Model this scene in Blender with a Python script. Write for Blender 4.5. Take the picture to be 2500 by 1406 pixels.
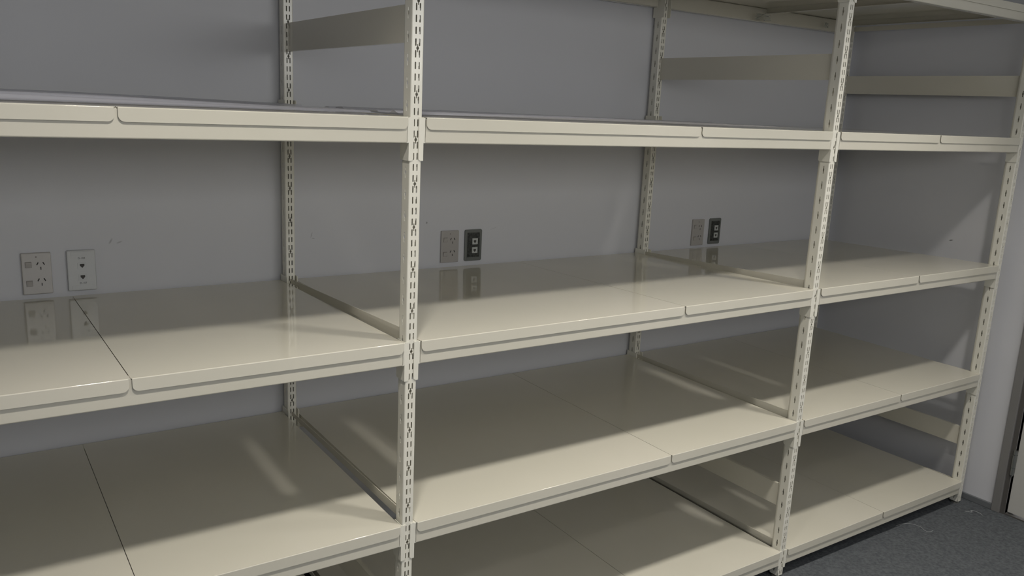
import bpy, bmesh, math, random
from mathutils import Vector, Matrix
from mathutils.geometry import delaunay_2d_cdt

# ------------------------------------------------------------------ clear
for o in list(bpy.data.objects):
    bpy.data.objects.remove(o)
SC = bpy.context.scene
COL = SC.collection

# ------------------------------------------------------------------ camera
CAM = (-0.8887, -1.7185, -0.2136)
PITCH, YAW, ROLL, FPX = 0.21495, 0.59828, -0.0470, 2042.3
cd = bpy.data.cameras.new('camera')
cam = bpy.data.objects.new('camera', cd)
COL.objects.link(cam)
cy, sy, cp, sp = math.cos(YAW), math.sin(YAW), math.cos(PITCH), math.sin(PITCH)
fwd = Vector((sy * cp, cy * cp, -sp))
right = Vector((cy, -sy, 0))
down = fwd.cross(right)
r2 = right * math.cos(ROLL) + down * math.sin(ROLL)
d2 = -right * math.sin(ROLL) + down * math.cos(ROLL)
m = Matrix((r2, -d2, -fwd)).transposed().to_4x4()
m.translation = Vector(CAM)
cam.matrix_world = m
cd.sensor_width = 36
cd.lens = FPX / 2500 * 36
cd.clip_start = 0.05
SC.camera = cam

# ------------------------------------------------------------------ world, exposure, lamps
w = bpy.data.worlds.new('world')
SC.world = w
w.use_nodes = True
w.node_tree.nodes['Background'].inputs[0].default_value = (0.99, 0.99, 0.97, 1)
w.node_tree.nodes['Background'].inputs[1].default_value = 3.7
SC.view_settings.view_transform = 'Standard'
SC.view_settings.look = 'None'
SC.view_settings.gamma = 1
SC.view_settings.use_curve_mapping = False
SC.view_settings.exposure = 0.15

CEIL, FLOOR = 0.70, -1.862
WALLY, WALLX = 0.90, 2.84
ROOM_X0, ROOM_Y0 = -2.6, -2.95
LAMP_W, LAMP_SPREAD = 8.0, math.radians(112)
LAMP_ROWS = [(x, y) for y in (-0.74, -1.95) for x in (-0.50, 0.66, 1.82)]   # x, y
LAMP_COL = (1.0, 0.95, 0.87)

# ------------------------------------------------------------------ materials
def principled(name, col, rough=0.5, metal=0.0, spec=0.5):
    mt = bpy.data.materials.new(name)
    mt.use_nodes = True
    b = mt.node_tree.nodes['Principled BSDF']
    b.inputs['Base Color'].default_value = (*col, 1)
    b.inputs['Roughness'].default_value = rough
    b.inputs['Metallic'].default_value = metal
    b.inputs['Specular IOR Level'].default_value = spec
    return mt, b

def add_noise_bump(mt, b, scale, strength, dist, detail=2.0):
    nt = mt.node_tree
    tc = nt.nodes.new('ShaderNodeTexCoord')
    n = nt.nodes.new('ShaderNodeTexNoise')
    n.inputs['Scale'].default_value = scale
    n.inputs['Detail'].default_value = detail
    bp = nt.nodes.new('ShaderNodeBump')
    bp.inputs['Strength'].default_value = strength
    bp.inputs['Distance'].default_value = dist
    nt.links.new(tc.outputs['Object'], n.inputs['Vector'])
    nt.links.new(n.outputs['Fac'], bp.inputs['Height'])
    nt.links.new(bp.outputs['Normal'], b.inputs['Normal'])
    return tc, n

def vary(mt, b, scale, c0, c1, detail=3.0, lo=0.35, hi=0.65):
    nt = mt.node_tree
    tc = nt.nodes.new('ShaderNodeTexCoord')
    n = nt.nodes.new('ShaderNodeTexNoise')
    n.inputs['Scale'].default_value = scale
    n.inputs['Detail'].default_value = detail
    r = nt.nodes.new('ShaderNodeValToRGB')
    r.color_ramp.elements[0].position = lo
    r.color_ramp.elements[1].position = hi
    r.color_ramp.elements[0].color = (*c0, 1)
    r.color_ramp.elements[1].color = (*c1, 1)
    nt.links.new(tc.outputs['Object'], n.inputs['Vector'])
    nt.links.new(n.outputs['Fac'], r.inputs['Fac'])
    nt.links.new(r.outputs['Color'], b.inputs['Base Color'])
    return r

STEEL, b = principled('cream_powder_coated_steel', (0.66, 0.64, 0.55), 0.06)
vary(STEEL, b, 2.0, (0.65, 0.625, 0.53), (0.68, 0.65, 0.56))
_tc, _n = add_noise_bump(STEEL, b, 3.0, 0.018, 0.004, 1.0)

POSTM, b = principled('pale_cream_post_paint', (0.81, 0.79, 0.70), 0.14)

def wall_mat(name, col, spots, axis):
    """matt wall paint with a few small scuff marks; spots = (u, z, ru, rz, angle, dark)"""
    mt, b = principled(name, col, 0.45, spec=0.35)
    nt = mt.node_tree
    add_noise_bump(mt, b, 160, 0.05, 0.001, 3.0)
    geo = nt.nodes.new('ShaderNodeTexCoord')
    sep = nt.nodes.new('ShaderNodeSeparateXYZ')
    nt.links.new(geo.outputs['Object'], sep.inputs[0])
    cur = None
    for (u, z, ru, rz, ang, dark) in spots:
        def mth(op, a, bb):
            n = nt.nodes.new('ShaderNodeMath'); n.operation = op
            for i, v in enumerate((a, bb)):
                if isinstance(v, (int, float)): n.inputs[i].default_value = v
                else: nt.links.new(v, n.inputs[i])
            return n.outputs[0]
        du = mth('SUBTRACT', sep.outputs[axis], u)
        dz = mth('SUBTRACT', sep.outputs[2], z)
        ca, sa = math.cos(ang), math.sin(ang)
        a1 = mth('DIVIDE', mth('ADD', mth('MULTIPLY', du, ca), mth('MULTIPLY', dz, sa)), ru)
        a2 = mth('DIVIDE', mth('SUBTRACT', mth('MULTIPLY', dz, ca), mth('MULTIPLY', du, sa)), rz)
        d = mth('ADD', mth('MULTIPLY', a1, a1), mth('MULTIPLY', a2, a2))
        f = mth('MULTIPLY', mth('SUBTRACT', 1.0, mth('MINIMUM', d, 1.0)), dark)
        cur = f if cur is None else mth('MAXIMUM', cur, f)
    mix = nt.nodes.new('ShaderNodeMix'); mix.data_type = 'RGBA'
    mix.inputs['A'].default_value = (*col, 1)
    mix.inputs['B'].default_value = (0.05, 0.05, 0.05, 1)
    if cur is not None:
        nt.links.new(cur, mix.inputs['Factor'])
    else:
        mix.inputs['Factor'].default_value = 0
    nt.links.new(mix.outputs['Result'], b.inputs['Base Color'])
    return mt

WCOL = (0.66, 0.665, 0.70)
WALLB = wall_mat('blue_grey_wall_paint', WCOL, [
    (-0.512, -0.650, 0.011, 0.0035, 1.05, 0.35), (-0.489, -0.654, 0.010, 0.003, 0.35, 0.3),
    (0.516, -0.636, 0.004, 0.005, 0, 0.6), (0.090, -0.660, 0.012, 0.002, 1.3, 0.35),
    (0.096, -0.672, 0.006, 0.002, 0, 0.35), (0.80, -0.668, 0.02, 0.0015, 0.3, 0.2)], 0)
WALLR = wall_mat('right_wall_paint', WCOL, [(0.268, -0.716, 0.011, 0.004, -0.3, 0.8)], 1)
WALLO, b = principled('room_wall_paint', (0.70, 0.73, 0.80), 0.6)
CEILM, b = principled('ceiling_paint', (0.70, 0.70, 0.70), 0.8)

CARPET, b = principled('dark_blue_grey_carpet', (0.06, 0.068, 0.08), 0.95, spec=0.1)
vary(CARPET, b, 90, (0.085, 0.094, 0.103), (0.148, 0.158, 0.17), 4.0, 0.3, 0.7)
nt = CARPET.node_tree
tc = nt.nodes.new('ShaderNodeTexCoord'); nz = nt.nodes.new('ShaderNodeTexNoise')
nz.inputs['Scale'].default_value = 260; nz.inputs['Detail'].default_value = 4
bp = nt.nodes.new('ShaderNodeBump'); bp.inputs['Strength'].default_value = 0.9; bp.inputs['Distance'].default_value = 0.006
nt.links.new(tc.outputs['Object'], nz.inputs['Vector']); nt.links.new(nz.outputs['Fac'], bp.inputs['Height'])
nt.links.new(bp.outputs['Normal'], b.inputs['Normal'])

SKIRT, b = principled('grey_skirting', (0.15, 0.16, 0.17), 0.5)
FRAME, b = principled('grey_door_frame_paint', (0.215, 0.21, 0.205), 0.4)
FRAMED, b = principled('dark_frame_rebate', (0.10, 0.094, 0.088), 0.5)
DOORM, b = principled('off_white_door', (0.56, 0.55, 0.52), 0.4)
HINGE, b = principled('dull_steel_hinge', (0.30, 0.31, 0.30), 0.35, 0.8)
PLATE, b = principled('off_white_outlet_plastic', (0.44, 0.42, 0.40), 0.12)
PLATE2, b = principled('grey_white_data_plastic', (0.50, 0.51, 0.51), 0.14)
JACKM, b = principled('pale_grey_jack_plastic', (0.52, 0.54, 0.52), 0.3)
HOLE, b = principled('dark_opening', (0.012, 0.011, 0.010), 0.6)
JACKH, b = principled('dark_jack_interior', (0.05, 0.045, 0.04), 0.5)
DARKP, b = principled('black_grid_plastic', (0.030, 0.032, 0.027), 0.35)
vary(DARKP, b, 120, (0.012, 0.013, 0.010), (0.06, 0.065, 0.058))
RIMP, b = principled('smoky_grey_rim_plastic', (0.15, 0.16, 0.15), 0.2)
INK, b = principled('dark_print', (0.06, 0.06, 0.06), 0.6)
SHADE, b = principled('switch_outline', (0.22, 0.205, 0.19), 0.3)
ZINC, b = principled('zinc_levelling_foot', (0.55, 0.55, 0.52), 0.3, 0.9)
RUBBER, b = principled('black_plastic_end_cap', (0.015, 0.015, 0.015), 0.5)
THREAD, b = principled('pale_lint', (0.45, 0.46, 0.46), 0.8)
FILM, b = principled('clear_plastic_film', (0.9, 0.92, 0.92), 0.05)
b.inputs['Transmission Weight'].default_value = 1.0
b.inputs['IOR'].default_value = 1.35
LAMPG, b = principled('white_lamp_ring', (0.8, 0.8, 0.8), 0.4)
LAMPE, b = principled('lamp_glow', (1, 0.95, 0.85), 0.5)
b.inputs['Emission Color'].default_value = (*LAMP_COL, 1)
b.inputs['Emission Strength'].default_value = 6.0

# ------------------------------------------------------------------ helpers
def link(o, parent=None):
    COL.objects.link(o)
    if parent is not None:
        o.parent = parent
    return o

def soften(me, deg=33):
    # only the narrow bends are shaded smooth; the flat sheet stays flat
    for p in me.polygons: p.use_smooth = max(abs(c) for c in p.normal) < .9995

def mesh_obj(name, verts, faces, mat, parent=None, smooth=False):
    me = bpy.data.meshes.new(name)
    me.from_pydata([tuple(v) for v in verts], [], faces)
    bmx = bmesh.new(); bmx.from_mesh(me)
    bmesh.ops.recalc_face_normals(bmx, faces=bmx.faces)
    bmx.to_mesh(me); bmx.free()
    me.update()
    if smooth:
        for p in me.polygons: p.use_smooth = True
    me.materials.append(mat)
    return link(bpy.data.objects.new(name, me), parent)

class MB:
    def __init__(s): s.v = []; s.f = []
    def add(s, v, f):
        n = len(s.v); s.v += [tuple(p) for p in v]; s.f += [[i + n for i in q] for q in f]
    def box(s, x0, x1, y0, y1, z0, z1, c=0.0):
        if c <= 0:
            s.add([(x0, y0, z0), (x1, y0, z0), (x1, y1, z0), (x0, y1, z0), (x0, y0, z1), (x1, y0, z1), (x1, y1, z1), (x0, y1, z1)],
                  [[0, 3, 2, 1], [4, 5, 6, 7], [0, 1, 5, 4], [1, 2, 6, 5], [2, 3, 7, 6], [3, 0, 4, 7]])
        else:
            bmx = bmesh.new()
            bmesh.ops.create_cube(bmx, size=1)
            for q in bmx.verts:
                q.co = Vector(((x0 + x1) / 2 + q.co.x * (x1 - x0), (y0 + y1) / 2 + q.co.y * (y1 - y0), (z0 + z1) / 2 + q.co.z * (z1 - z0)))
            bmesh.ops.bevel(bmx, geom=bmx.edges[:], offset=c, segments=2, affect='EDGES', profile=0.5)
            bmx.verts.index_update()
            s.add([q.co for q in bmx.verts], [[q.index for q in f.verts] for f in bmx.faces])
            bmx.free()
    def prism(s, poly, axis, a0, a1):
        """poly = 2D points, extruded along axis ('x','y','z')"""
        n = len(poly)
        def P(p, a):
            return {'x': (a, p[0], p[1]), 'y': (p[0], a, p[1]), 'z': (p[0], p[1], a)}[axis]
        s.add([P(p, a0) for p in poly] + [P(p, a1) for p in poly],
              [list(range(n))[::-1], list(range(n, 2 * n))] + [[i, (i + 1) % n, n + (i + 1) % n, n + i] for i in range(n)])
    def cyl(s, c, r, h, axis='z', n=24, r2=None):
        r2 = r if r2 is None else r2
        vs = []
        for k, (rr, t) in enumerate(((r, 0), (r2, h))):
            for i in range(n):
                a = 2 * math.pi * i / n
                p, q = rr * math.cos(a), rr * math.sin(a)
                vs.append({'z': (c[0] + p, c[1] + q, c[2] + t), 'x': (c[0] + t, c[1] + p, c[2] + q), 'y': (c[0] + p, c[1] + t, c[2] + q)}[axis])
        s.add(vs, [list(range(n))[::-1], list(range(n, 2 * n))] + [[i, (i + 1) % n, n + (i + 1) % n, n + i] for i in range(n)])
    def build(s, name, mat, parent=None, smooth=False):
        return mesh_obj(name, s.v, s.f, mat, parent, smooth)

def rrect(x0, x1, z0, z1, r, n=5, corners=(1, 1, 1, 1)):
    """rounded rectangle; corners = bl, br, tr, tl"""
    pts = []
    for (cx, cz, a0, on) in ((x0, z0, 180, corners[0]), (x1, z0, 270, corners[1]), (x1, z1, 0, corners[2]), (x0, z1, 90, corners[3])):
        if not on:
            pts.append((cx, cz)); continue
        ox = cx + (r if cx == x0 else -r); oz = cz + (r if cz == z0 else -r)
        for k in range(n + 1):
            a = math.radians(a0 + 90 * k / n)
            pts.append((ox + r * math.cos(a), oz + r * math.sin(a)))
    return pts

def empty(name, loc, label, cat, group=None):
    o = bpy.data.objects.new(name, None)
    o.empty_display_size = 0.05
    o.location = loc
    link(o)
    o['label'] = label; o['category'] = cat; o['kind'] = 'thing'
    if group: o['group'] = group
    return o

def tag(o, label, cat, group=None):
    o['label'] = label; o['category'] = cat; o['kind'] = 'thing'
    if group: o['group'] = group
    return o

def struct(o):
    o['kind'] = 'structure'
    return o

def copy_to(src, name, parent, loc=None):
    c = src.copy(); COL.objects.link(c); c.parent = parent
    c.name = name
    if loc is not None: c.location = loc
    return c

# ------------------------------------------------------------------ room shell
def slab(name, x0, x1, y0, y1, z0, z1, mat):
    q = MB(); q.box(x0, x1, y0, y1, z0, z1)
    return struct(q.build(name, mat))

slab('floor', ROOM_X0 - .1, WALLX + .1, ROOM_Y0 - .1, WALLY + .1, FLOOR - .1, FLOOR, CARPET)
slab('ceiling', ROOM_X0 - .1, WALLX + .1, ROOM_Y0 - .1, WALLY + .1, CEIL, CEIL + .1, CEILM)
slab('wall_back', ROOM_X0 - .1, WALLX + .1, WALLY, WALLY + .1, FLOOR, CEIL, WALLB)
# the wall behind the camera gets an unseen window, added for soft fill light
WX0, WX1, WZ0, WZ1 = -1.4, 2.2, -0.12, 0.52
q = MB()
q.box(ROOM_X0 - .1, WX0, ROOM_Y0 - .1, ROOM_Y0, FLOOR, CEIL)
q.box(WX1, WALLX + .1, ROOM_Y0 - .1, ROOM_Y0, FLOOR, CEIL)
q.box(WX0, WX1, ROOM_Y0 - .1, ROOM_Y0, FLOOR, WZ0)
q.box(WX0, WX1, ROOM_Y0 - .1, ROOM_Y0, WZ1, CEIL)
struct(q.build('wall_front', WALLO))
win = MB()
for (a, b_) in ((WX0, WX0 + .04), ((WX0 + WX1) / 2 - .02, (WX0 + WX1) / 2 + .02), (WX1 - .04, WX1)):
    win.box(a, b_, ROOM_Y0 - .08, ROOM_Y0 - .03, WZ0 + .04, WZ1 - .04)
win.box(WX0, WX1, ROOM_Y0 - .08, ROOM_Y0 - .03, WZ0, WZ0 + .04)
win.box(WX0, WX1, ROOM_Y0 - .08, ROOM_Y0 - .03, WZ1 - .04, WZ1)
wobj = struct(win.build('added_window_1', LAMPG))
pl_ = bpy.data.lights.new('added_window_portal', 'AREA'); pl_.shape = 'RECTANGLE'; pl_.size = WX1 - WX0; pl_.size_y = WZ1 - WZ0
pl_.cycles.is_portal = True
po = link(bpy.data.objects.new('added_window_portal', pl_))
po.location = ((WX0 + WX1) / 2, ROOM_Y0 - .02, (WZ0 + WZ1) / 2); po.rotation_euler = (math.pi / 2, 0, 0)
slab('wall_left', ROOM_X0 - .1, ROOM_X0, ROOM_Y0, WALLY, FLOOR, CEIL, WALLO)
# right wall with a door opening
DY0, DY1, DTOP = -1.03, -0.157, FLOOR + 2.04      # door opening between the frames
q = MB()
q.box(WALLX, WALLX + .1, DY1, WALLY, FLOOR, CEIL)
q.box(WALLX, WALLX + .1, ROOM_Y0, DY0, FLOOR, CEIL)
q.box(WALLX, WALLX + .1, DY0, DY1, DTOP, CEIL)
struct(q.build('wall_right', WALLR))
FJ = -0.104   # outer edge of the frame
q = MB()
q.box(WALLX - .012, WALLX, FJ, WALLY, FLOOR, FLOOR + .027, 0.002)
struct(q.build('baseboard_right', SKIRT))
q = MB(); q.box(WALLX - .012, WALLX, ROOM_Y0, DY0 - .06, FLOOR, FLOOR + .027, 0.002)
struct(q.build('baseboard_right_2', SKIRT))
q = MB(); q.box(ROOM_X0, WALLX - .012, WALLY - .012, WALLY, FLOOR, FLOOR + .027, 0.002)
struct(q.build('baseboard_back', SKIRT))
# door frame: flat architrave, then a darker stepped rebate
q = MB()
q.box(WALLX - .016, WALLX + .002, FJ - .034, FJ, FLOOR, DTOP + .05, 0.002)
q.box(WALLX - .016, WALLX + .002, DY0 - .05, DY0 - .01, FLOOR, DTOP + .05, 0.002)
q.box(WALLX - .016, WALLX + .002, DY0 - .01, FJ - .034, DTOP + .01, DTOP + .05, 0.002)
tr = struct(q.build('trim_1', FRAME))
q = MB()
q.box(WALLX - .006, WALLX + .1, DY1, FJ - .034, FLOOR, DTOP, 0)
q.box(WALLX - .006, WALLX + .1, DY0 - .01, DY0 + .004, FLOOR, DTOP, 0)
q.box(WALLX - .006, WALLX + .1, DY0 + .004, DY1, DTOP - .004, DTOP + .01, 0)
q.build('rebate', FRAMED, tr)
# door leaf
q = MB()
q.box(WALLX + .002, WALLX + .042, DY0 + .008, DY1 - .007, FLOOR + .014, DTOP - .008, 0.0015)
door = struct(q.build('door_1', DOORM))
for i, hz in enumerate((FLOOR + .235, FLOOR + 1.03, FLOOR + 1.80)):
    hp = MB()
    hp.cyl((WALLX - .008, DY1 - .002, hz - .046), .0085, .030, n=16)
    hp.cyl((WALLX - .008, DY1 - .002, hz - .014), .0095, .058, n=16)
    hp.cyl((WALLX - .008, DY1 - .002, hz + .046), .0085, .018, n=16)
    hp.cyl((WALLX - .008, DY1 - .002, hz - .054), .004, .008, n=12, r2=.0085)
    hp.cyl((WALLX - .008, DY1 - .002, hz - .04), .0065, .1, n=12)
    hp.box(WALLX - .004, WALLX + .003, DY1 - .004, DY1 + .014, hz - .044, hz + .064)
    hp.build('hinge', HINGE, door)
hd = MB()
hd.cyl((WALLX - .006, DY0 + .07, FLOOR + 1.0), .026, .008, 'x', 24)
hd.cyl((WALLX - .05, DY0 + .07, FLOOR + 1.0), .009, .045, 'x', 16)
hd.cyl((WALLX - .05, DY0 + .062, FLOOR + 1.0), .009, .12, 'y', 16)
hd.build('door_handle', HINGE, door)
q = MB(); q.box(WALLX - .004, WALLX + .1, DY0 + .006, DY1 - .001, FLOOR, FLOOR + .006)
struct(q.build('trim_2', FRAMED))

# ------------------------------------------------------------------ ceiling lamps (outside the picture, they light it)
lamp_src = None
for i, (lx, ly) in enumerate(LAMP_ROWS):
    row = {-.74: 'row nearest the shelving', -1.95: 'second row from the shelving'}[ly]
    pos = {-.5: 'before the left bay', .66: 'before the middle bay', 1.82: 'before the right bay'}[lx]
    e = empty('ceiling_light', (lx, ly, CEIL), 'round white ceiling downlight in the %s, %s' % (row, pos), 'ceiling light', 'round ceiling downlights')
    if lamp_src is None:
        ring = MB()
        n = 32
        prof = [(.062, -.004), (.066, -.012), (.090, -.010), (.096, 0.0), (.062, 0.0)]
        vs = []; fs = []
        for a in range(n):
            t = 2 * math.pi * a / n
            for (r, z) in prof: vs.append((r * math.cos(t), r * math.sin(t), z))
        k = len(prof)
        for a in range(n):
            for j in range(k):
                fs.append([a * k + j, a * k + (j + 1) % k, ((a + 1) % n) * k + (j + 1) % k, ((a + 1) % n) * k + j])
        ring.add(vs, fs)
        o1 = ring.build('lamp_ring', LAMPG, e, True)
        gl = MB(); gl.cyl((0, 0, -.003), .062, .002, n=32)
        o2 = gl.build('diffuser', LAMPE, e)
        lamp_src = (o1, o2)
    else:
        for s_ in lamp_src: copy_to(s_, s_.name.split('.')[0], e)
    ld = bpy.data.lights.new('lamp_beam', 'AREA')
    ld.shape = 'DISK'; ld.size = 0.145; ld.energy = LAMP_W * (1.0 if ly > -1 else 0.25); ld.spread = LAMP_SPREAD; ld.color = LAMP_COL
    lo = bpy.data.objects.new('lamp_beam', ld)
    link(lo, e); lo.location = (0, 0, -.014)

# ------------------------------------------------------------------ perforated posts
T = 0.0016
PZ0, PZ1 = -1.85, 0.35
def cdt_strip(u0, u1, v0, v1, holes, ubord):
    """2D sheet u0..u1 x v0..v1 with polygon holes -> verts, tris (ubord: extra rows on the long borders)"""
    vs = [(u0, v0), (u1, v0)]
    vs += [(u1, t) for t in ubord] + [(u1, v1), (u0, v1)] + [(u0, t) for t in reversed(ubord)]
    nb = len(vs)
    ed = [(i, (i + 1) % nb) for i in range(nb)]
    for h in holes:
        k = len(vs); vs += h
        ed += [(k + i, k + (i + 1) % len(h)) for i in range(len(h))]
    r = delaunay_2d_cdt([Vector(p) for p in vs], ed, [], 0, 1e-7)
    ov, of = r[0], r[2]
    def inside(p, poly):
        c = False
        for i in range(len(poly)):
            (x1, y1), (x2, y2) = poly[i], poly[i - 1]
            if (y1 > p[1]) != (y2 > p[1]) and p[0] < (x2 - x1) * (p[1] - y1) / (y2 - y1) + x1: c = not c
        return c
    tris = []
    for f in of:
        c = sum((ov[i] for i in f), Vector((0, 0))) / len(f)
        if not any(inside(c, h) for h in holes): tris.append(list(f))
    return [tuple(p) for p in ov], tris

def slot(u, v, w_, h_):
    r = w_ / 2
    return [(u - r, v - h_ / 2 + r * .6), (u - r * .5, v - h_ / 2), (u + r * .5, v - h_ / 2), (u + r, v - h_ / 2 + r * .6),
            (u + r, v + h_ / 2 - r * .6), (u + r * .5, v + h_ / 2), (u - r * .5, v + h_ / 2), (u - r, v + h_ / 2 - r * .6)]

def keyhole(u, v, w_, h_, wb, hb):
    a, b_ = w_ / 2, h_ / 2
    return [(u - a, v - b_), (u + a, v - b_), (u + a, v - hb * .75), (u + wb / 2, v - hb * .3), (u + wb / 2, v + hb * .3), (u + a, v + hb * .75),
            (u + a, v + b_), (u - a, v + b_), (u - a, v + hb * .75), (u - wb / 2, v + hb * .3), (u - wb / 2, v - hb * .3), (u - a, v - hb * .75)]

RAD = 0.0028
def post_mesh():
    V = []; F = []
    def put(vs, fs, fn):
        n = len(V)
        V.extend(fn(*p) for p in vs); F.extend([[i + n for i in f] for f in fs])
    fh = [slot(u, v, .0034, .0158) for u in (-.0046, .0046) for v in (-.0375, -.0125, .0125, .0375)]
    fh += [keyhole(0, 0, .0024, .0170, .0066, .0052)]
    fv, ff = cdt_strip(-.015 + RAD, .015 - RAD, -.05, .05, fh, [-.025, 0, .025])
    SD = .034
    sh = [keyhole(.0188, v, .0040, .0245, .0070, .0066) for v in (-.025, .025)]
    sv, sf = cdt_strip(RAD, SD, -.05, .05, sh, [-.025, 0, .025])
    nper = int(round((PZ1 - PZ0) / .1))
    zs = [PZ0 + .025 * i for i in range(nper * 4 + 1)]
    for k in range(nper):
        zc = PZ0 + .05 + .1 * k
        put(fv, ff, lambda u, v: (u, 0, zc + v))
        for s_ in (-1, 1):
            put(sv, sf, lambda u, v, s_=s_: (s_ * .015, u, zc + v))
    for s_ in (-1, 1):
        # rounded front corner, then the inward-leaning back edge with its lip
        arc = [(s_ * (.015 - RAD + RAD * math.sin(a)), RAD - RAD * math.cos(a)) for a in [math.pi / 2 * i / 4 for i in range(5)]]
        back = [(s_ * .015, SD), (s_ * .0142, SD + .0025), (s_ * .0118, SD + .0085), (s_ * .0105, SD + .0100), (s_ * .0060, SD + .0100)]
        for path in (arc, back):
            vs = [(p[0], p[1], z) for z in zs for p in path]
            n = len(path)
            fs = [[r * n + j, r * n + j + 1, (r + 1) * n + j + 1, (r + 1) * n + j] for r in range(len(zs) - 1) for j in range(n - 1)]
            k0 = len(V); V.extend(vs); F.extend([[i + k0 for i in f] for f in fs])
    bmx = bmesh.new()
    bv = [bmx.verts.new(p) for p in V]
    for f in F:
        try: bmx.faces.new([bv[i] for i in f])
        except ValueError: pass
    bmesh.ops.remove_doubles(bmx, verts=bmx.verts, dist=1e-5)
    bmesh.ops.recalc_face_normals(bmx, faces=bmx.faces)
    # make the front face look outwards (-y)
    s_ = sum(f.normal.y * f.calc_area() for f in bmx.faces if abs(f.normal.y) > .9 and f.calc_center_median().y < .001)
    if s_ > 0: bmesh.ops.reverse_faces(bmx, faces=bmx.faces)
    me = bpy.data.meshes.new('post')
    bmx.to_mesh(me); bmx.free()
    me.materials.append(POSTM)
    soften(me)
    return me
POST_ME = post_mesh()

def foot_mesh():
    q = MB()
    q.cyl((0, 0, FLOOR), .0165, .005, n=28)
    q.cyl((0, 0, FLOOR + .005), .0165, .004, n=28, r2=.010)
    q.cyl((0, 0, FLOOR + .008), .0045, .020, n=16)
    return q

POSTX = [-1.53, 0.0, 1.53, 2.753]
RY = 0.845                                            # front face of the rear posts
LEVEL = {0: 0.25, 1: -0.25, 2: -0.775, 3: -1.25, 4: -1.75}
REAR = {0: 0.25, 1: -0.25, 2: -0.80, 3: -1.25, 4: -1.75}
LNAME = {0: 'topmost level', 1: 'level at eye height', 2: 'level of the wall outlets', 3: 'second level from the carpet', 4: 'lowest level'}
FR_LABEL = ['cream slotted steel end frame at the far left of the shelving',
            'cream slotted upright frame between left and middle bays',
            'cream slotted upright frame between middle and right bays',
            'cream slotted end frame beside the right wall and door']

def tie_mesh(z0f, z1f, z0r, z1r, th=.0030):
    y0, y1 = .040, RY + .004
    q = MB()
    h = th / 2
    q.add([(-h, y0, z0f), (h, y0, z0f), (h, y1, z0r), (-h, y1, z0r), (-h, y0, z1f), (h, y0, z1f), (h, y1, z1r), (-h, y1, z1r)],
          [[0, 3, 2, 1], [4, 5, 6, 7], [0, 1, 5, 4], [1, 2, 6, 5], [2, 3, 7, 6], [3, 0, 4, 7]])
    return q

def plate_mesh(z0, z1):
    q = MB()
    y0, y1 = .030, RY + .016
    prof = [(0, z0), (0, z1), (.012, z1), (.012, z1 - .0015), (.0015, z1 - .0015), (.0015, z0 + .0015), (.012, z0 + .0015), (.012, z0)]
    q.prism(prof, 'y', y0, y1)
    return q

first = None
for i, px in enumerate(POSTX):
    e = empty('upright_frame', (px, 0, 0), FR_LABEL[i], 'shelving frame', 'slotted upright frames')
    if first is None:
        parts = []
        fp = bpy.data.objects.new('post', POST_ME); link(fp, e)
        md = fp.modifiers.new('thickness', 'SOLIDIFY'); md.thickness = T; md.offset = -1
        parts.append(fp)
        rp = bpy.data.objects.new('post', POST_ME); link(rp, e); rp.location = (0, RY, 0)
        md = rp.modifiers.new('thickness', 'SOLIDIFY'); md.thickness = T; md.offset = -1
        parts.append(rp)
        f1 = foot_mesh().build('levelling_foot', ZINC, e); f1.location = (0, .018, 0); parts.append(f1)
        f2 = foot_mesh().build('levelling_foot', ZINC, e); f2.location = (0, RY + .022, 0); parts.append(f2)
        f1['label'] = 'round zinc levelling foot'; f2['label'] = 'round zinc levelling foot'
        for yy in (0, RY):
            c = MB(); c.box(-.0128, .0128, yy + .002, yy + .042, PZ0 - .003, PZ0 + .004)
            o = c.build('end_cap', RUBBER, e); o['label'] = 'black plastic end cap'; parts.append(o)
        parts.append(plate_mesh(-.086, -.003).build('brace_panel', STEEL, e))
        parts.append(plate_mesh(-1.594, -1.512).build('brace_panel', STEEL, e))
        for L in range(5):
            zf, zr = LEVEL[L], REAR[L]
            up_f, up_r = (.0215, .0105) if L > 1 else (-.003, -.003)
            parts.append(tie_mesh(zf - (.004 if L > 1 else .024), zf + up_f, zr - (.004 if L > 1 else .024), zr + up_r, .002).build('tie_bar', STEEL, e))
        first = parts
    else:
        for s_ in first:
            c = copy_to(s_, s_.name.split('.')[0], e)
            if i == 3 and c.name.startswith('tie_bar'): c.location = (0, 0, -.0245)   # the end bay has its ties below the panels

# ------------------------------------------------------------------ beams with hooked end brackets
BAYS = [(0, 1, 'left'), (1, 2, 'middle'), (2, 3, 'right')]
BH = 0.057
def beam_mesh(length):
    q = MB()
    prof = rrect(-.0022, .024, -BH - .0012, -.0012, .0028, 4)
    q.prism(prof, 'x', 0, length)
    return q
def bracket_mesh(side, kind='front'):
    """side=+1: bracket at the left end of a beam (post on its left); local x=0 is the post centre"""
    q = MB()
    hgt = .0975 if kind != 'low' else .070
    top, dp = (0.0, .0415) if kind != 'rear' else (.0200, .0600)
    fr = rrect(.0066, .0185, -hgt, 0.0, .0065, 5, (1, 0, 0, 0))
    if side < 0: fr = [(-x, z) for x, z in fr]
    q.prism(fr, 'y', -.0024, -.0004)
    sd = rrect(.0, dp, -hgt, top, .006, 4, (0, 1, 1, 0))
    a, b_ = (.0160, .0182) if side > 0 else (-.0182, -.0160)
    q.prism(sd, 'x', a, b_)
    a, b_ = (.0182, .0235) if side > 0 else (-.0235, -.0182)
    q.prism(rrect(-.0022, .022, -BH - .0012, -.0012, .002, 3), 'x', a, b_)
    return q

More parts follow.
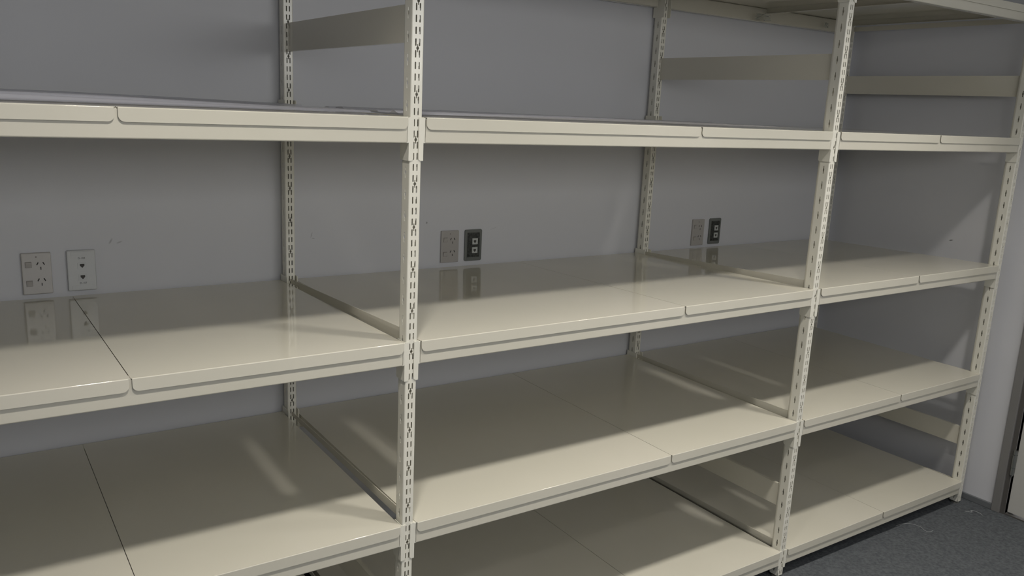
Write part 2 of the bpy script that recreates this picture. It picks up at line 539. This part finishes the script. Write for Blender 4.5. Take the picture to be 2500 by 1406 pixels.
beam_cache = {}
br_me = {}
for L in range(5):
    for (a, b_, bay) in BAYS:
        x0, x1 = POSTX[a], POSTX[b_]
        for rear in (0, 1):
            z = REAR[L] if rear else LEVEL[L]
            lab = 'cream steel %s rail of the %s bay, %s' % ('rear' if rear else 'front', bay, LNAME[L])
            e = empty('shelf_rail', (x0, RY + .045 if rear else 0, z), lab, 'shelf rail', ('rear' if rear else 'front') + ' shelf rails')
            ln = x1 - x0 - .044
            key = round(ln, 4)
            if key not in beam_cache:
                o = beam_mesh(ln).build('rail_body', STEEL, e, False); beam_cache[key] = o.data; soften(o.data)
            else:
                o = bpy.data.objects.new('rail_body', beam_cache[key]); link(o, e)
            if rear: o.rotation_euler = (0, 0, math.pi); o.location = (x1 - x0 - .022, 0, 0)
            else: o.location = (.022, 0, 0)
            for sgn, off in ((1, 0.0), (-1, x1 - x0)):
                if rear: sgn2 = -sgn
                else: sgn2 = sgn
                bk = (sgn2, 'rear' if rear else ('low' if L == 4 else 'front'))
                if bk not in br_me:
                    bo = bracket_mesh(*bk).build('end_bracket', POSTM, e); br_me[bk] = bo.data
                else:
                    bo = bpy.data.objects.new('end_bracket', br_me[bk]); link(bo, e)
                bo.location = (off, 0, 0)
                if rear: bo.rotation_euler = (0, 0, math.pi)

# ------------------------------------------------------------------ shelf panels
PD = 0.886
def panel_mesh(W):
    q = MB()
    t, r, lip, R, inset = .0012, .0022, .0275, .012, .0022
    yf = -.0062
    # top sheet
    q.box(0, W, yf + r, PD, -t, 0)
    # front bend + lip with rounded lower corners
    ds = [R * (1 - math.cos(math.pi / 2 * i / 6)) for i in range(7)]
    xs = [inset + d for d in ds] + [W - inset - d for d in reversed(ds)]
    path_o = [(yf + r - r * math.sin(a), -r + r * math.cos(a)) for a in [math.pi / 2 * i / 4 for i in range(5)]]
    ri = r - t
    path_i = [(yf + r - ri * math.sin(a), -r + ri * math.cos(a)) for a in [math.pi / 2 * i / 4 for i in range(5)]]
    vs = []
    for k, x in enumerate(xs):
        d = min(x - inset, W - inset - x)
        dd = R - min(d, R)
        zb = -lip + R - math.sqrt(max(R * R - dd * dd, 0))
        ring = [(x, y, z) for y, z in path_o] + [(x, yf, zb), (x, yf + t, zb)] + [(x, y, z) for y, z in reversed(path_i)]
        vs += ring
    n = len(path_o) * 2 + 2
    fs = []
    for k in range(len(xs) - 1):
        for j in range(n):
            fs.append([k * n + j, k * n + (j + 1) % n, (k + 1) * n + (j + 1) % n, (k + 1) * n + j])
    fs.append(list(range(n))); fs.append(list(range((len(xs) - 1) * n, len(xs) * n))[::-1])
    q.add(vs, fs)
    # folded side and rear flanges, one stiffening channel underneath
    q.box(.0003, .0015, .030, PD - .030, -.024, -t)
    q.box(W - .0015, W - .0003, .030, PD - .030, -.024, -t)
    q.box(.0003, .010, .030, PD - .030, -.0250, -.0238)
    q.box(W - .010, W - .0003, .030, PD - .030, -.0250, -.0238)
    return q

GAP = .0009
PANELS = [(-1.510, -.621, 'left', 'left of the seam'), (-.621, -.020, 'left', 'right of the seam'),
          (.0215, .906, 'middle', 'left of the seam'), (.906, 1.511, 'middle', 'right of the seam'),
          (1.5505, 2.144, 'right', 'left of the seam'), (2.144, 2.735, 'right', 'by the wall')]
pc = {}
for L in range(5):
    ang = math.atan((REAR[L] - LEVEL[L]) / PD)
    for (x0, x1, bay, where) in PANELS:
        W = x1 - x0 - 2 * GAP
        key = round(W, 4)
        if key not in pc:
            o = panel_mesh(W).build('metal_shelf', STEEL); pc[key] = o.data; soften(o.data)
        else:
            o = bpy.data.objects.new('metal_shelf', pc[key]); link(o)
        o.location = (x0 + GAP, 0, LEVEL[L] + .0006)
        o.rotation_euler = (ang, 0, 0)
        tag(o, 'cream metal shelf, %s, %s bay, %s' % (LNAME[L], bay, where), 'shelf', 'metal shelves')

# ------------------------------------------------------------------ outlets on the back wall
def text_mesh(body, size, parent, loc, mat, name='printed_code'):
    cu = bpy.data.curves.new(name, 'FONT')
    cu.body = body; cu.size = size; cu.align_x = 'CENTER'; cu.align_y = 'CENTER'; cu.extrude = .0001
    o = bpy.data.objects.new(name, cu)
    COL.objects.link(o)
    dg = bpy.context.evaluated_depsgraph_get(); dg.update()
    me = bpy.data.meshes.new_from_object(o.evaluated_get(dg))
    bpy.data.objects.remove(o)
    me.materials.clear(); me.materials.append(mat)
    t = bpy.data.objects.new(name, me); link(t, parent)
    t.location = loc; t.rotation_euler = (math.pi / 2, 0, 0)
    return t

PW, PH = .0730, .1170
def plate_body(parent, mat, rad=.003, depth=.008, bev=.0025):
    bmx = bmesh.new()
    pts = rrect(-PW / 2, PW / 2, -PH / 2, PH / 2, rad, 4)
    back = [bmx.verts.new((x, 0, z)) for x, z in pts]
    f = bmx.faces.new(back)
    r = bmesh.ops.extrude_face_region(bmx, geom=[f])
    top = [v for v in r['geom'] if isinstance(v, bmesh.types.BMVert)]
    for v in top: v.co.y = -depth
    tf = [g for g in r['geom'] if isinstance(g, bmesh.types.BMFace)]
    bmesh.ops.bevel(bmx, geom=list(tf[0].edges), offset=bev, segments=3, affect='EDGES', profile=.6)
    bmesh.ops.recalc_face_normals(bmx, faces=bmx.faces)
    me = bpy.data.meshes.new('plate'); bmx.to_mesh(me); bmx.free()
    me.materials.append(mat)
    return link(bpy.data.objects.new('plate', me), parent)

def U(u): return (u - .5) * PW
def Vv(v): return (.5 - v) * PH

def power_outlet(loc, label, sw=(.28, .73)):
    e = empty('power_outlet', loc, label, 'power outlet', 'double power outlets')
    pl = plate_body(e, PLATE)
    D = -.008
    q = MB(); q.cyl((U(.50), D - .0004, Vv(.10)), .0024, .0008, 'y', 16)
    q.build('screw', SHADE, e)
    for v in sw:
        q = MB()
        q.box(U(.12), U(.34), D - .0004, D + .0002, Vv(v) - .0085, Vv(v) + .0085)
        s_ = q.build('switch_surround', SHADE, e)
        q = MB()
        zc = Vv(v)
        q.add([(U(.135), D, zc - .0078), (U(.325), D, zc - .0078), (U(.325), D, zc + .0070), (U(.135), D, zc + .0070),
               (U(.135), D - .0010, zc - .0076), (U(.325), D - .0010, zc - .0076), (U(.325), D - .0028, zc + .0066), (U(.135), D - .0028, zc + .0066)],
              [[0, 3, 2, 1], [4, 5, 6, 7], [0, 1, 5, 4], [1, 2, 6, 5], [2, 3, 7, 6], [3, 0, 4, 7]])
        q.build('rocker_switch', PLATE, e)
    for v in (.31, .70):
        q = MB()
        def bar(cx, cz, ln, wd, ang):
            c, s = math.cos(ang), math.sin(ang)
            pts = [(cx + a * c - b_ * s, cz + a * s + b_ * c) for a, b_ in ((-ln / 2, -wd / 2), (ln / 2, -wd / 2), (ln / 2, wd / 2), (-ln / 2, wd / 2))]
            q.prism(pts, 'y', D - .0003, D + .001)
        cx = U(.64); cz = Vv(v)
        bar(cx - .0076, cz + .0055, .0084, .0027, math.radians(62))
        bar(cx + .0076, cz + .0055, .0084, .0027, math.radians(118))
        bar(cx, cz - .0076, .0080, .0022, math.radians(90))
        q.build('socket_slots', HOLE, e)
    return e

def jack_poly(cx, cz, w_, h_):
    return [(cx - w_ / 2, cz + h_ / 2), (cx - w_ / 2, cz), (cx - w_ * .18, cz - h_ * .32), (cx - w_ * .12, cz - h_ / 2), (cx + w_ * .12, cz - h_ / 2),
            (cx + w_ * .18, cz - h_ * .32), (cx + w_ / 2, cz), (cx + w_ / 2, cz + h_ / 2)]

def data_outlet_white(loc, label):
    e = empty('data_outlet', loc, label, 'data outlet', 'network data outlets')
    plate_body(e, PLATE2, .0035, .009, .0030)
    D = -.009
    for v in (.385, .665):
        q = MB(); q.box(U(.36), U(.66), D - .0006, D + .0002, Vv(v) - .0095, Vv(v) + .0085, .0003)
        jk = q.build('network_jack', PLATE2, e)
        q = MB(); q.prism(jack_poly(U(.52), Vv(v), .0115, .0110), 'y', D - .0011, D + .0005)
        q.build('jack_opening', JACKH, jk)
    text_mesh('D-108', .0072, e, (U(.51), D - .0002, Vv(.20)), INK)
    text_mesh('D-107', .0072, e, (U(.53), D - .0002, Vv(.815)), INK)
    for v in (.085, .915):
        q = MB(); q.box(U(.14), U(.88), D - .0005, D + .0002, Vv(v) - .005, Vv(v) + .005, .0002)
        q.build('label_strip', PLATE2, e)
    return e

def data_outlet_black(loc, label):
    e = empty('data_outlet', loc, label, 'data outlet', 'network data outlets')
    plate_body(e, RIMP, .006, .006, .002)
    D = -.006
    q = MB()
    q.box(U(.14), U(.86), D - .0010, D + .0005, Vv(.88), Vv(.10), .0004)
    q.box(U(.22), U(.80), D - .0020, D, Vv(.235), Vv(.215))
    q.box(U(.22), U(.80), D - .0020, D, Vv(.82), Vv(.80))
    for v in (.30, .60):
        q.box(U(.70), U(.84), D - .0030, D, Vv(v) - .004, Vv(v) + .004)
    for v in (.43, .72):
        q.box(U(.15), U(.28), D - .0026, D, Vv(v) - .004, Vv(v) + .004)
    q.build('mounting_grid', DARKP, e)
    for v in (.375, .655):
        q = MB(); q.box(U(.40), U(.72), D - .0052, D, Vv(v) - .0115, Vv(v) + .0115, .0012)
        jk = q.build('network_jack', JACKM, e)
        q = MB(); q.prism(jack_poly(U(.545), Vv(v) - .001, .0105, .0110), 'y', D - .0055, D - .004)
        q.build('jack_opening', JACKH, jk)
    return e

OZ = -.7285
power_outlet((-.7035, WALLY, OZ - .0015), 'off-white double power outlet at the far left, beside the white data outlet')
data_outlet_white((-.592, WALLY, OZ), 'white two-port data outlet with printed codes, behind the left bay')
power_outlet((.610, WALLY, OZ + .0025), 'off-white double power outlet just right of the upright, behind the middle bay')
data_outlet_black((.7100, WALLY, OZ + .0025), 'coverless black data outlet with two pale jacks, nearer the left upright')
power_outlet((1.8835, WALLY, OZ - .0025), 'off-white double power outlet farthest right, near the wall corner')
data_outlet_black((1.9920, WALLY, OZ - .0015), 'coverless black data outlet farthest right, near the wall corner')

# ------------------------------------------------------------------ small loose things
def thread(name, pts, rad, label):
    cu = bpy.data.curves.new(name, 'CURVE'); cu.dimensions = '3D'
    sp_ = cu.splines.new('BEZIER'); sp_.bezier_points.add(len(pts) - 1)
    for bpnt, p in zip(sp_.bezier_points, pts):
        bpnt.co = p; bpnt.handle_left_type = bpnt.handle_right_type = 'AUTO'
    cu.bevel_depth = rad; cu.bevel_resolution = 2; cu.materials.append(THREAD)
    o = bpy.data.objects.new(name, cu); COL.objects.link(o)
    dg = bpy.context.evaluated_depsgraph_get(); dg.update()
    me = bpy.data.meshes.new_from_object(o.evaluated_get(dg))
    bpy.data.objects.remove(o)
    o = link(bpy.data.objects.new(name, me))
    return tag(o, label, 'lint', 'threads on the carpet')
FZ = FLOOR + .0012
thread('lint_thread', [(2.30, .02, FZ), (2.36, .005, FZ + .001), (2.385, -.035, FZ), (2.372, -.075, FZ), (2.40, -.085, FZ)], .0006,
       'long pale thread curling on the carpet in front of the bottom shelf')
thread('lint_thread', [(2.705, -.055, FZ), (2.725, -.075, FZ), (2.735, -.065, FZ), (2.745, -.095, FZ), (2.735, -.115, FZ)], .0009,
       'short pale scrap of lint on the carpet beside the grey skirting')

# clear protective film lying in long folds on the eye-level shelf
FOLD, b = principled('milky_protective_film', (0.78, 0.79, 0.90), 0.2)
nt = FOLD.node_tree
tr_ = nt.nodes.new('ShaderNodeBsdfTransparent'); mx = nt.nodes.new('ShaderNodeMixShader')
mx.inputs[0].default_value = 0.55
nt.links.new(tr_.outputs[0], mx.inputs[1]); nt.links.new(b.outputs[0], mx.inputs[2])
nt.links.new(mx.outputs[0], nt.nodes['Material Output'].inputs['Surface'])
def fold_sheet(x0, x1, hl, hr, seed, label):
    rnd = random.Random(seed)
    ridges = [(rnd.uniform(.12, .84), rnd.uniform(.012, .03), rnd.uniform(.5, 1), rnd.uniform(-.05, .05)) for _ in range(9)]
    nx, ny = 60, 110
    vs = []; fs = []
    for i in range(nx + 1):
        t = i / nx; x = x0 + (x1 - x0) * t
        for j in range(ny + 1):
            y = .10 + .765 * j / ny
            h = .0025
            for (yc, wd, am, sl) in ridges:
                yy = yc + sl * t + .006 * math.sin(7 * t + yc * 20)
                h += (hl + (hr - hl) * t) * am * math.exp(-((y - yy) / wd) ** 2) * (.75 + .25 * math.sin(5 * t + yc * 40))
            vs.append((x, y, LEVEL[1] + .0012 + h))
    for i in range(nx):
        for j in range(ny):
            a = i * (ny + 1) + j
            fs.append([a, a + 1, a + ny + 2, a + ny + 1])
    o = mesh_obj('protective_film', vs, fs, FOLD, None, True)
    return tag(o, label, 'plastic film', 'protective film sheets')
fold_sheet(-1.49, -.03, .019, .008, 4, 'clear film sheet lying in long folds on the eye-height shelf, left bay')
fold_sheet(.035, 1.48, .009, .006, 9, 'clear film sheet lying in low folds on the eye-height shelf, middle bay')

def film(name, loc, size, seed, label):
    rnd = random.Random(seed)
    n = 7
    vs = []; fs = []
    for i in range(n):
        for j in range(n):
            vs.append((size[0] * (i / (n - 1) - .5) + rnd.uniform(-.15, .15) * size[0] / n, rnd.uniform(-.5, .5) * size[1], size[2] * (j / (n - 1) - .5)))
    for i in range(n - 1):
        for j in range(n - 1):
            a = i * n + j
            fs.append([a, a + 1, a + n + 1]); fs.append([a, a + n + 1, a + n])
    o = mesh_obj(name, vs, fs, FILM)
    md = o.modifiers.new('thickness', 'SOLIDIFY'); md.thickness = .0004
    o.location = loc
    return tag(o, label, 'plastic film', 'scraps of clear film')
film('film_scrap', (2.085, RY - .02, .205), (.09, .015, .026), 3, 'crumpled clear film scrap on the rear rail of the topmost level, largest of three')
film('film_scrap', (2.535, RY - .01, .212), (.03, .012, .022), 5, 'tiny clear film scrap on topmost rear rail, just left of the slotted upright')
film('film_scrap', (2.705, RY - .01, .190), (.025, .012, .014), 8, 'tiny clear film scrap under the topmost level, just right of the slotted upright')
